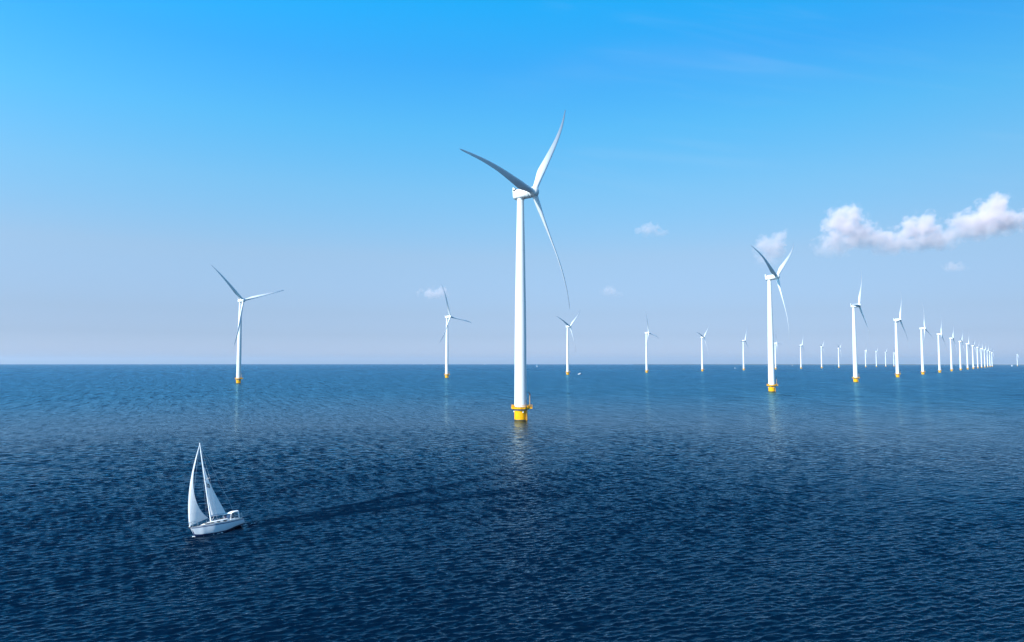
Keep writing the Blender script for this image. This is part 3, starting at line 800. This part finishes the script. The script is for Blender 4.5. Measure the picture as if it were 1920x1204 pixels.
# ---------------------------------------------------------------- people (seated figure grown from a skinned skeleton)
def person(M, label, jacket, trous, lean=0.0):
    root = empty('person'); root.matrix_world = M
    J = {'pel': (0, 0, .12, .15, .12), 'sp': (-.02, 0, .32, .145, .11), 'ch': (0, 0, .52, .17, .115), 'nk': (.03, 0, .66, .06, .06), 'hb': (.05, 0, .74, .07, .07),
         'shl': (0, .17, .58, .07, .07), 'ell': (.12, .24, .36, .05, .05), 'wrl': (.34, .18, .34, .035, .035),
         'shr': (0, -.17, .58, .07, .07), 'elr': (.14, -.24, .36, .05, .05), 'wrr': (.36, -.16, .36, .035, .035),
         'hl': (.03, .1, .1, .1, .1), 'knl': (.45, .13, .12, .07, .07), 'anl': (.47, .13, -.3, .045, .045), 'tol': (.62, .14, -.34, .035, .035),
         'hr': (.03, -.1, .1, .1, .1), 'knr': (.45, -.13, .12, .07, .07), 'anr': (.44, -.13, -.3, .045, .045), 'tor': (.6, -.14, -.34, .035, .035)}
    E_ = [('pel', 'sp'), ('sp', 'ch'), ('ch', 'nk'), ('nk', 'hb'), ('ch', 'shl'), ('shl', 'ell'), ('ell', 'wrl'), ('ch', 'shr'), ('shr', 'elr'), ('elr', 'wrr'),
          ('pel', 'hl'), ('hl', 'knl'), ('knl', 'anl'), ('anl', 'tol'), ('pel', 'hr'), ('hr', 'knr'), ('knr', 'anr'), ('anr', 'tor')]
    # hands: short finger chains from each wrist
    for s, w in (('l', 'wrl'), ('r', 'wrr')):
        x, y, z = J[w][:3]; J['pm' + s] = (x + .08, y, z, .03, .022); E_.append((w, 'pm' + s))
        for k in range(4):
            J[f'f{s}{k}'] = (x + .12, y + (k - 1.5) * .018, z - .005, .009, .009); J[f'g{s}{k}'] = (x + .15 + .008 * (k in (1, 2)), y + (k - 1.5) * .019, z - .03, .008, .008)
            E_ += [('pm' + s, f'f{s}{k}'), (f'f{s}{k}', f'g{s}{k}')]
        J['t' + s] = (x + .08, y + (.04 if s == 'r' else -.04), z + .01, .01, .01); E_.append(('pm' + s, 't' + s))
    names = list(J); me = bpy.data.meshes.new('body')
    me.from_pydata([J[k][:3] for k in names], [(names.index(a), names.index(c)) for a, c in E_], [])
    o = bpy.data.objects.new('body', me); C.objects.link(o)
    md = o.modifiers.new('skin', 'SKIN')
    if not me.skin_vertices: me.attributes.new('skin', 'FLOAT', 'POINT')
    try:
        sv = me.skin_vertices[0].data
        for i, k in enumerate(names): sv[i].radius = J[k][3:5]
        sv[0].use_root = True
    except Exception: pass
    sb = o.modifiers.new('sub', 'SUBSURF'); sb.levels = 1; sb.render_levels = 1
    dg = bpy.context.evaluated_depsgraph_get(); ev = o.evaluated_get(dg); m2 = bpy.data.meshes.new_from_object(ev)
    bpy.data.objects.remove(o)
    # head grown onto the neck: an egg with brow, nose and chin
    bm = bmesh.new(); bm.from_mesh(m2)
    hd = bmesh.ops.create_uvsphere(bm, u_segments=20, v_segments=14, radius=.1)['verts']
    for v in hd:
        c = v.co; c.x *= 1.02; c.y *= .8; c.z *= 1.22
        if c.x > .07 and abs(c.y) < .02 and -.03 < c.z < .02: c.x += .022
        if c.z < -.05: c.x += .012; c.y *= .85
        c += Vector((.065, 0, .85))
    bm.to_mesh(m2); bm.free()
    for m in (jacket, trous, SKIN): m2.materials.append(m)
    for p in m2.polygons:
        c = p.center; p.use_smooth = True
        p.material_index = 2 if (c.z > .68 or (c.x > .37 and c.z > .25)) else (1 if (c.z < .2) else 0)
    bo = bpy.data.objects.new('body', m2); C.objects.link(bo); bo.parent = root
    b = MB(); b.lathe([(.17, .9), (.165, .915), (.108, .925), (.1, .985), (.06, 1.01), (.005, 1.02)], 20, c=(.055, 0)); b.build('sun_hat', HATM, root)
    tag(root, label, 'person')
    return root
bpy.context.view_layer.update()
person(YACHT.matrix_world @ Matrix.Translation((-3.05 * YX, .55, 1.28)) @ Matrix.Rotation(R(-35), 4, 'Z'), 'person in dark jacket and pale hat sitting in the yacht cockpit', CLOTH, TROUS)

# foam along the yacht's near side, and at the stem
def foam(name, pts, label_kind='stuff'):
    bm = bmesh.new()
    for (x, y, r, h) in pts:
        M = Matrix.Translation((x, y, h * .3 - .01)) @ Matrix.Rotation(random.random() * 6, 4, 'Z') @ Matrix.Diagonal((r, r * random.uniform(.35, .7), h, 1))
        g = bmesh.ops.create_icosphere(bm, subdivisions=2, radius=1, matrix=M)
        for v in g['verts']: v.co += Vector((noise.noise(v.co * 9), noise.noise(v.co * 9 + Vector((7, 1, 3))), noise.noise(v.co * 7) * .3)) * r * .5
    me = bpy.data.meshes.new(name); bm.to_mesh(me); bm.free(); me.materials.append(FOAM)
    for p in me.polygons: p.use_smooth = True
    o = bpy.data.objects.new(name, me); C.objects.link(o)
    return o
hd = Vector((math.cos(BOAT_HEAD), math.sin(BOAT_HEAD))); pt = Vector((-hd.y, hd.x))
pts = []
for k in range(130):
    cl_ = random.choice([.12, .3, .36, .42, .55, .62, .8]); t_ = min(1, max(0, random.gauss(cl_, .06)))
    s_ = 2.9 - 3.6 * t_; off = .62 * math.sin(PI * min(1, (3.5 - s_) / 6.4)) - .12 + .45 * t_ + random.gauss(0, .12)
    p = Vector((BOAT.x, BOAT.y)) + hd * s_ + pt * off
    pts.append((p.x, p.y, random.uniform(.04, .17), random.uniform(.03, .09)))
for k in range(16):
    p = Vector((BOAT.x, BOAT.y)) + hd * random.uniform(2.7, 3.25) + pt * random.gauss(-.12, .1)
    pts.append((p.x, p.y, random.uniform(.05, .13), random.uniform(.04, .12)))
for k in range(26):
    p = Vector((BOAT.x, BOAT.y)) - hd * random.uniform(3.7, 6.5) + pt * random.gauss(-.2, .35)
    pts.append((p.x, p.y, random.uniform(.03, .08), random.uniform(.02, .04)))
tag(foam('bow_foam', pts), 'white foam thrown up along the near side of the sailing yacht', 'foam', kind='stuff')

# ---------------------------------------------------------------- motorboats and far sailing boats
def small_motorboat(name, loc, rz, sc, label, dark=True):
    root = empty(name, loc, rz); root.scale = (1, 1, 1)
    L = 4.6 * sc
    b = MB(); rows = []
    for i in range(15):
        u = i / 14; x = -L + 2 * L * u; w = 1.5 * sc * interp([(0, .9), (.5, 1), (.8, .7), (1, .03)], u); zs = (1.0 + .5 * u * u) * sc
        rows.append([(x, w, zs), (x - .2 * u, w * .85, .4 * sc), (x - .5 * u * sc, w * .4, -.3), (x - .5 * u * sc, -w * .4, -.3), (x - .2 * u, -w * .85, .4 * sc), (x, -w, zs)])
    b.rings(rows, True); b.build('hull', ANTIF if dark else GEL, root, 40)
    b = MB(); b.rings([[(x, w, z0 * sc), (x * 1, w * .85, z1 * sc), (x, -w * .85, z1 * sc), (x, -w, z0 * sc)] for x, w, z0, z1 in ((-1.6 * sc, 1.0 * sc, .9, 2.3), (.6 * sc, 1.05 * sc, .95, 2.35), (1.5 * sc, .95 * sc, 1.05, 1.9), (2.3 * sc, .7 * sc, 1.1, 1.3))])
    ca = b.build('cabin', DECKW, root, 0)
    b = MB(); b.box((-.4 * sc, 0, 1.9 * sc), (1.6 * sc, 2.02 * sc, .4 * sc)); b.build('window', GLASS, ca, 0)
    b = MB(); b.tube([(-.9 * sc, 0, 2.3 * sc), (-.9 * sc, 0, 4.6 * sc)], .09 * sc); b.box((-.9 * sc, 0, 3.7 * sc), (.25 * sc, 1.2 * sc, .12 * sc)); b.build('radar_mast', DECKW, root)
    b = MB(); b.rings([[(4.2 * sc, .1, -.05), (4.2 * sc, .1, .3), (4.2 * sc, -.1, .3), (4.2 * sc, -.1, -.05)], [(2.5 * sc, 1.4 * sc, -.05), (2.5 * sc, 1.3 * sc, .55 * sc), (2.5 * sc, -1.3 * sc, .55 * sc), (2.5 * sc, -1.4 * sc, -.05)], [(0, 2.0 * sc, -.05), (0, 1.6 * sc, .25), (0, -1.6 * sc, .25), (0, -2.0 * sc, -.05)]])
    b.build('bow_wave', FOAM, root)
    tag(root, label, 'motorboat')
    return root
small_motorboat('motorboat', (MOTO.x, MOTO.y, drop(MOTO.x, MOTO.y)), R(163), 1.0, 'small dark-hulled motorboat with white cabin beside a small turbine base')
small_motorboat('motorboat', (946, 2900, drop(946, 2900)), R(170), .8, 'tiny white motorboat on the water left of the second largest turbine', False)
small_motorboat('motorboat', (2983, 4410, drop(2983, 4410)), R(165), 1.3, 'tiny white boat among the far turbines of the right-hand row', False)

def far_sailboat():
    root = empty('sailing_boat')
    b = MB(); rows = []
    for i in range(13):
        u = i / 12; x = -6 + 12 * u; w = 1.8 * interp([(0, .75), (.4, 1), (.8, .55), (1, .02)], u); zs = 1.1 + .4 * u * u
        rows.append([(x, w, zs), (x - .5 * u, w * .8, 0), (x - .8 * u, 0, -.5), (x - .5 * u, -w * .8, 0), (x, -w, zs)])
    b.rings(rows, True); b.build('hull', GEL, root, 40)
    b = MB(); b.rings([[(x, w, 1.1), (x, w * .8, z), (x, -w * .8, z), (x, -w, 1.1)] for x, w, z in ((-2.5, 1.1, 1.8), (1.5, 1.0, 1.8), (3, .5, 1.4))]); b.build('cabin', DECKW, root, 0)
    b = MB(); b.tube([(.8, 0, 1.2), (.8, 0, 16)], [.12, .07]); b.tube([(.7, 0, 2.6), (-4.0, -.9, 2.5)], .09); b.build('mast', MASTM, root)
    b = MB(); nu, nv = 8, 16
    b.rings([[(.65 - 4.6 * (1 - v / nv) * u / nu * (1 + .3 * (v / nv)), -1.0 * (1 - v / nv) * u / nu - .5 * math.sin(PI * u / nu) * (1 - v / nv), 2.8 + 12.8 * v / nv) for u in range(nu + 1)] for v in range(nv + 1)], False, closed=False)
    b.build('mainsail', SAIL, root, 180)
    b = MB()
    b.rings([[(5.6 - 4.7 * (v / nv) - 4.9 * (1 - v / nv) * u / nu, -.9 * (1 - v / nv) * u / nu - .6 * math.sin(PI * u / nu) * (1 - v / nv), 1.9 + 12.8 * v / nv) for u in range(nu + 1)] for v in range(nv + 1)], False, closed=False)
    b.build('jib', SAIL, root, 180)
    return root
fs = far_sailboat()
kd = {}
for o in C.objects:
    if o.parent: kd.setdefault(o.parent.name, []).append(o)
spots = [(140, 3825, 200, 1.0, 'small sailing boat on the horizon just right of the largest tower'),
         (-337, 8400, 170, 1.15, 'tiny sailing boat on the horizon between the largest tower and the turbine left of it'),
         (-8 - 1060, 8300, 160, .9, 'tiny white sail on the horizon left of the turbine beside the pink cloud'),
         (1960, 7100, 215, .9, 'tiny sail on the horizon just left of the turbine with V-shaped blades'),
         (2375, 5797, 10, .8, 'tiny sailing boat on the horizon just right of the second largest turbine'),
         (3880, 5309, 150, 1.0, 'tiny sailing boat at the right edge beside the lone far turbine'),
         (5000, 7900, 30, 1.05, 'tiny sail on the horizon between the sixth and seventh right-hand turbines'),
         (5100, 7700, 200, 1.1, 'tiny sail on the horizon between the eighth and ninth right-hand turbines'),
         (-4300, 8150, 190, .9, 'faint white sail on the horizon left of the leftmost turbine')]
for i, (x, y, a, sc, lb) in enumerate(spots):
    o = fs if i == 0 else copy_tree(fs, kd)
    o.location = (x, y, drop(x, y)); o.rotation_euler = (0, 0, R(a)); o.scale = (sc, sc, sc)
    tag(o, lb, 'sailing boat', 'far sailing boats along the horizon')

# ---------------------------------------------------------------- clouds: real volumes of droplets, kilometres away
def cloud(name, label, puffs, dens, seed, nscale=1 / 420, soft=1.0, cat='cloud', group=None, edge=(-0.02, 0.42)):
    """puffs: (x, y, z, rx, ry, rz) in metres in the world"""
    cx = sum(p[0] for p in puffs) / len(puffs); cy = sum(p[1] for p in puffs) / len(puffs); cz = sum(p[2] for p in puffs) / len(puffs)
    bm = bmesh.new()
    for (x, y, z, a, b_, c) in puffs:
        bmesh.ops.create_icosphere(bm, subdivisions=3, radius=1.0, matrix=Matrix.Translation((x - cx, y - cy, z - cz)) @ Matrix.Diagonal((a * 1.12, b_ * 1.12, c * 1.12, 1)))
    me = bpy.data.meshes.new(name); bm.to_mesh(me); bm.free()
    o = bpy.data.objects.new(name, me); C.objects.link(o); o.location = (cx, cy, cz)
    rm = o.modifiers.new('join', 'REMESH'); rm.mode = 'VOXEL'; rm.voxel_size = max(25, min(p[5] for p in puffs) / 5)
    dg = bpy.context.evaluated_depsgraph_get(); m2 = bpy.data.meshes.new_from_object(o.evaluated_get(dg)); o.modifiers.clear(); o.data = m2
    m = bpy.data.materials.new(name); m.use_nodes = True; nt = m.node_tree
    for n_ in list(nt.nodes): nt.nodes.remove(n_)
    t = NT(nt); out = nt.nodes.new('ShaderNodeOutputMaterial'); pv = nt.nodes.new('ShaderNodeVolumePrincipled')
    tc = nt.nodes.new('ShaderNodeTexCoord'); P = tc.outputs['Object']
    big = None
    for (x, y, z, a, b_, c) in puffs:
        q = t.vm('DIVIDE', t.vm('SUBTRACT', P, (x - cx, y - cy, z - cz)), (a, b_, c))
        f = t.m('SUBTRACT', 1.0, t.vm('LENGTH', q))
        big = f if big is None else t.m('SMOOTH_MAX', big, f, .12)
    Q = t.vm('ADD', P, (seed * 991.0, seed * 377.0, 0))
    wv = t.noise(Q, nscale * 1.2, 3, .5, 0)                       # billows: warp, then cells with rounded heads
    Qw = t.vm('ADD', Q, t.vm('SCALE', t.comb(wv, t.noise(t.vm('ADD', Q, (5000, 0, 0)), nscale * 1.2, 3, .5), wv), scale=.5 / nscale))
    vo = nt.nodes.new('ShaderNodeTexVoronoi'); vo.feature = 'SMOOTH_F1'; vo.inputs['Smoothness'].default_value = .35
    nt.links.new(Qw, vo.inputs['Vector']); vo.inputs['Scale'].default_value = nscale * 1.7; vo.inputs['Detail'].default_value = 2.0; vo.inputs['Roughness'].default_value = .55
    heads = t.m('SUBTRACT', .55, vo.outputs['Distance'])
    nz = t.noise(Qw, nscale * 2.2, 5, .62)
    d = t.m('ADD', big, t.m('ADD', t.m('MULTIPLY', heads, .75 * soft), t.m('MULTIPLY_ADD', nz, 1.1 * soft, -.55 * soft)))
    d = t.smooth(d, edge[0], edge[1])
    d = t.m('MULTIPLY', d, t.smooth(big, 0.0, .15))
    zlo = min(p[2] - p[5] for p in puffs) - cz; zhi = max(p[2] + p[5] for p in puffs) - cz
    d = t.m('MULTIPLY', d, t.smooth(t.sep(P)[2], zlo + .0 * (zhi - zlo), zlo + .6 * (zhi - zlo), .08, 1.0))
    pv.inputs['Color'].default_value = (1.0, .92, .93, 1); pv.inputs['Anisotropy'].default_value = 0.0
    nt.links.new(t.m('MULTIPLY', d, dens), pv.inputs['Density'])
    nt.links.new(pv.outputs[0], out.inputs['Volume'])
    m2.materials.clear(); m2.materials.append(m)
    tag(o, label, 'cloud', group, None)
    return o

def sky_at(px, py, depth):
    # a place in the sky, given by bearing and height angle read once from the photograph
    p = math.atan(77.8 / 1280); X = (px - 960) / 1280; Y = (602 - py) / 1280
    v = Vector((X, math.cos(p) - Y * math.sin(p), math.sin(p) + Y * math.cos(p)))
    return v * (depth / v.y) + Vector((0, 0, CAM_H))
def puff(px, py, depth, rx, rz, ry=None):
    c = sky_at(px, py, depth); k = depth / 1280
    return (c.x, c.y, c.z, 1.12 * rx * k, 1.12 * (ry or (rx + rz) / 2) * k, 1.12 * rz * k)
Dp = 14000
main = [puff(1582, 420, Dp, 46, 44), puff(1575, 455, Dp, 60, 24), puff(1590, 400, Dp, 30, 22), puff(1640, 450, Dp, 48, 26), puff(1668, 462, Dp, 50, 22),
        puff(1700, 432, Dp, 30, 28), puff(1728, 425, Dp, 40, 34), puff(1745, 452, Dp, 60, 24), puff(1665, 448, Dp, 50, 26), puff(1690, 458, Dp, 60, 20), puff(1612, 440, Dp, 40, 34), puff(1560, 470, Dp, 40, 18)]
right = [puff(1778, 440, Dp + 300, 40, 20), puff(1838, 430, Dp + 300, 62, 26), puff(1822, 420, Dp + 300, 52, 32), puff(1866, 388, Dp + 300, 36, 34), puff(1850, 415, Dp + 300, 56, 34), puff(1805, 436, Dp + 300, 58, 18), puff(1895, 415, Dp + 300, 44, 26)]
cloud('cloud', 'long cumulus cloud with two rounded heaps above the right-hand turbine row', main, .0055, 1)
cloud('cloud', 'tallest bright cumulus cloud at the right edge of the sky', right, .0060, 2)
cloud('cloud', 'pale pink cloud directly behind the rotor of the second largest turbine', [puff(1445, 462, Dp, 34, 34), puff(1462, 440, Dp, 22, 18), puff(1440, 485, Dp, 30, 24), puff(1450, 462, Dp, 26, 40)], .0030, 3)
cloud('cloud', 'small faint puff of cloud in mid-sky right of the largest turbine', [puff(1215, 431, Dp, 30, 17), puff(1240, 438, Dp, 20, 9)], .0028, 4, 1 / 260)
cloud('cloud', 'small flat pink cloud beside the upright blade of the turbine left of the largest', [puff(808, 551, Dp, 28, 15), puff(825, 549, Dp, 22, 14), puff(815, 552, Dp, 34, 14)], .0036, 5, 1 / 260)
cloud('cloud', 'very small pink cloud low over the small turbines right of the largest tower', [puff(1143, 546, Dp, 20, 12), puff(1155, 551, Dp, 16, 9)], .0030, 6, 1 / 200)
cloud('cloud', 'very small faint cloud below the large cumulus on the right', [puff(1789, 501, Dp, 26, 13)], .0024, 7, 1 / 220)

# ---------------------------------------------------------------- haze
HAZE = 3.2e-5
if HAZE:
    b = MB(); b.box((0, 9500, 62), (52000, 31000, 230))
    hz = b.build('haze', mat('tmp', (1, 1, 1)), None, 0)
    m = bpy.data.materials.new('haze_air'); m.use_nodes = True; nt = m.node_tree
    for n_ in list(nt.nodes): nt.nodes.remove(n_)
    out = nt.nodes.new('ShaderNodeOutputMaterial'); pv = nt.nodes.new('ShaderNodeVolumePrincipled')
    pv.inputs['Density'].default_value = HAZE; pv.inputs['Color'].default_value = (.80, .88, 1, 1); pv.inputs['Anisotropy'].default_value = 0.2
    nt.links.new(pv.outputs[0], out.inputs['Volume']); hz.data.materials.clear(); hz.data.materials.append(m)
    tag(hz, kind='stuff')

# ---------------------------------------------------------------- sun and sky
sun = bpy.data.lights.new('sun', 'SUN'); sun.energy = 5.0; sun.angle = R(0.55); sun.color = (1, .965, .91)
so = bpy.data.objects.new('sun', sun); C.objects.link(so)
sd = Vector((SUN_AZ[0], SUN_AZ[1], 0)).normalized() * math.cos(SUN_EL) + Vector((0, 0, math.sin(SUN_EL)))
so.rotation_euler = sd.to_track_quat('Z', 'Y').to_euler(); so.location = (0, 0, 300)
w = bpy.data.worlds.new('World'); S.world = w; w.use_nodes = True; nt = w.node_tree; t = NT(nt)
bg = nt.nodes['Background']; bg.inputs[1].default_value = 0.10
sky = nt.nodes.new('ShaderNodeTexSky'); sky.sky_type = 'NISHITA'; sky.sun_disc = False
sky.sun_elevation = SUN_EL; sky.sun_rotation = math.atan2(SUN_AZ[0], SUN_AZ[1])
sky.air_density = 1.0; sky.dust_density = 0.6; sky.ozone_density = 2.0
tc = nt.nodes.new('ShaderNodeTexCoord'); z = t.sep(tc.outputs['Generated'])[2]
# the photograph's air: a deep azure overhead paling to lavender white at the horizon
GRADE = [(-1, (.80, 1.10, 1.9)), (0, (.80, 1.10, 1.95)), (.7, (.85, 1.08, 1.92)), (2.2, (.74, .90, 1.47)), (4, (.82, .93, 1.31)), (8.75, (1.17, 1.28, 1.41)), (14.2, (1.02, 1.73, 1.85)),
         (19, (.70, 2.02, 2.28)), (24, (.39, 2.06, 2.74)), (28.5, (.17, 2.42, 3.13)), (45, (.16, 1.6, 2.5)), (89, (.4, 1.2, 1.9))]
gr = nt.nodes.new('ShaderNodeValToRGB'); cr_ = gr.color_ramp
mp = lambda el: (math.sin(R(el)) + 1) / 2
while len(cr_.elements) < len(GRADE): cr_.elements.new(0.5)
for e_, (el, c) in zip(cr_.elements, GRADE):
    e_.position = mp(el)
for e_, (el, c) in zip(cr_.elements, GRADE):
    e_.position = mp(el); e_.color = tuple(v / 4 for v in c) + (1,)
nt.links.new(t.m('MULTIPLY_ADD', z, .5, .5), gr.inputs[0])
xd = t.sep(tc.outputs['Generated'])[0]
side = t.m('MULTIPLY_ADD', xd, -.95, 2.94)
# thin high streaks of cirrus
dv = tc.outputs['Generated']; yy = t.sep(dv)[1]
el_ = t.m('ARCTANGENT', t.m('DIVIDE', z, t.m('MAXIMUM', yy, .05))); az_ = t.m('ARCTANGENT', t.m('DIVIDE', xd, t.m('MAXIMUM', yy, .05)))
cn = t.noise(t.comb(t.m('MULTIPLY', az_, 3.0), t.m('MULTIPLY_ADD', az_, 5.0, t.m('MULTIPLY', el_, 38.0)), 4.2), 1.0, 4, .6, .6, '3D')
def streak(e0, slope, bend, az0, wid):
    da = t.m('SUBTRACT', az_, az0)
    q = t.m('DIVIDE', t.m('SUBTRACT', el_, t.m('MULTIPLY_ADD', t.m('MULTIPLY', da, da), bend, t.m('MULTIPLY_ADD', da, slope, e0))), wid)
    return t.m('POWER', 2.718, t.m('MULTIPLY', t.m('MULTIPLY', q, q), -1.0))
s1_ = t.m('MULTIPLY', streak(.298, -.075, 0, .20, .007), t.m('MULTIPLY', t.smooth(az_, .06, .16), t.smooth(az_, .28, .42, 1, 0)))
s2_ = t.m('MULTIPLY', streak(.425, .0, -.55, .24, .022), t.m('MULTIPLY', t.smooth(az_, -.1, .18), t.smooth(az_, .28, .5, 1, 0)))
band = t.m('MULTIPLY', t.smooth(el_, .20, .30), t.smooth(az_, -.2, .15))
ci = t.m('ADD', t.m('MULTIPLY', t.m('MULTIPLY', t.smooth(cn, .50, .80), band), .05), t.m('MULTIPLY', t.m('MULTIPLY', t.m('ADD', t.m('MULTIPLY', s1_, 1.3), s2_), t.smooth(cn, .25, .7, .35, 1)), .065))
col = t.vm('SCALE', t.vm('MULTIPLY', sky.outputs[0], gr.outputs[0]), scale=side)
mxn = nt.nodes.new('ShaderNodeMix'); mxn.data_type = 'RGBA'
nt.links.new(ci, mxn.inputs[0]); nt.links.new(col, mxn.inputs[6]); mxn.inputs[7].default_value = (5.0, 5.9, 7.0, 1)
nt.links.new(mxn.outputs[2], bg.inputs[0])


# ---------------------------------------------------------------- camera
cam = bpy.data.cameras.new('camera'); cam.sensor_width = 36; cam.lens = 24; cam.clip_end = 120000; cam.clip_start = 0.5
co = bpy.data.objects.new('camera', cam); C.objects.link(co); co.location = (0, 0, CAM_H)
pitch = math.atan(77.8 / 1280)
co.rotation_mode = 'XYZ'
co.matrix_world = Matrix.Translation((0, 0, CAM_H)) @ Matrix.Rotation(R(90) + pitch, 4, 'X') @ Matrix.Rotation(R(0.045), 4, 'Z')
S.camera = co

S.render.engine = 'CYCLES'
S.cycles.max_bounces = 24; S.cycles.diffuse_bounces = 3; S.cycles.glossy_bounces = 3; S.cycles.volume_bounces = 24
S.cycles.volume_step_rate = 1.0; S.cycles.volume_max_steps = 256
S.cycles.use_denoising = DENOISE; S.cycles.denoising_prefilter = 'ACCURATE'; S.cycles.denoising_input_passes = 'RGB_ALBEDO_NORMAL'
S.view_settings.view_transform = 'Standard'; S.view_settings.look = 'None'; S.view_settings.exposure = 0.42; S.view_settings.gamma = 1
S.view_settings.use_curve_mapping = False
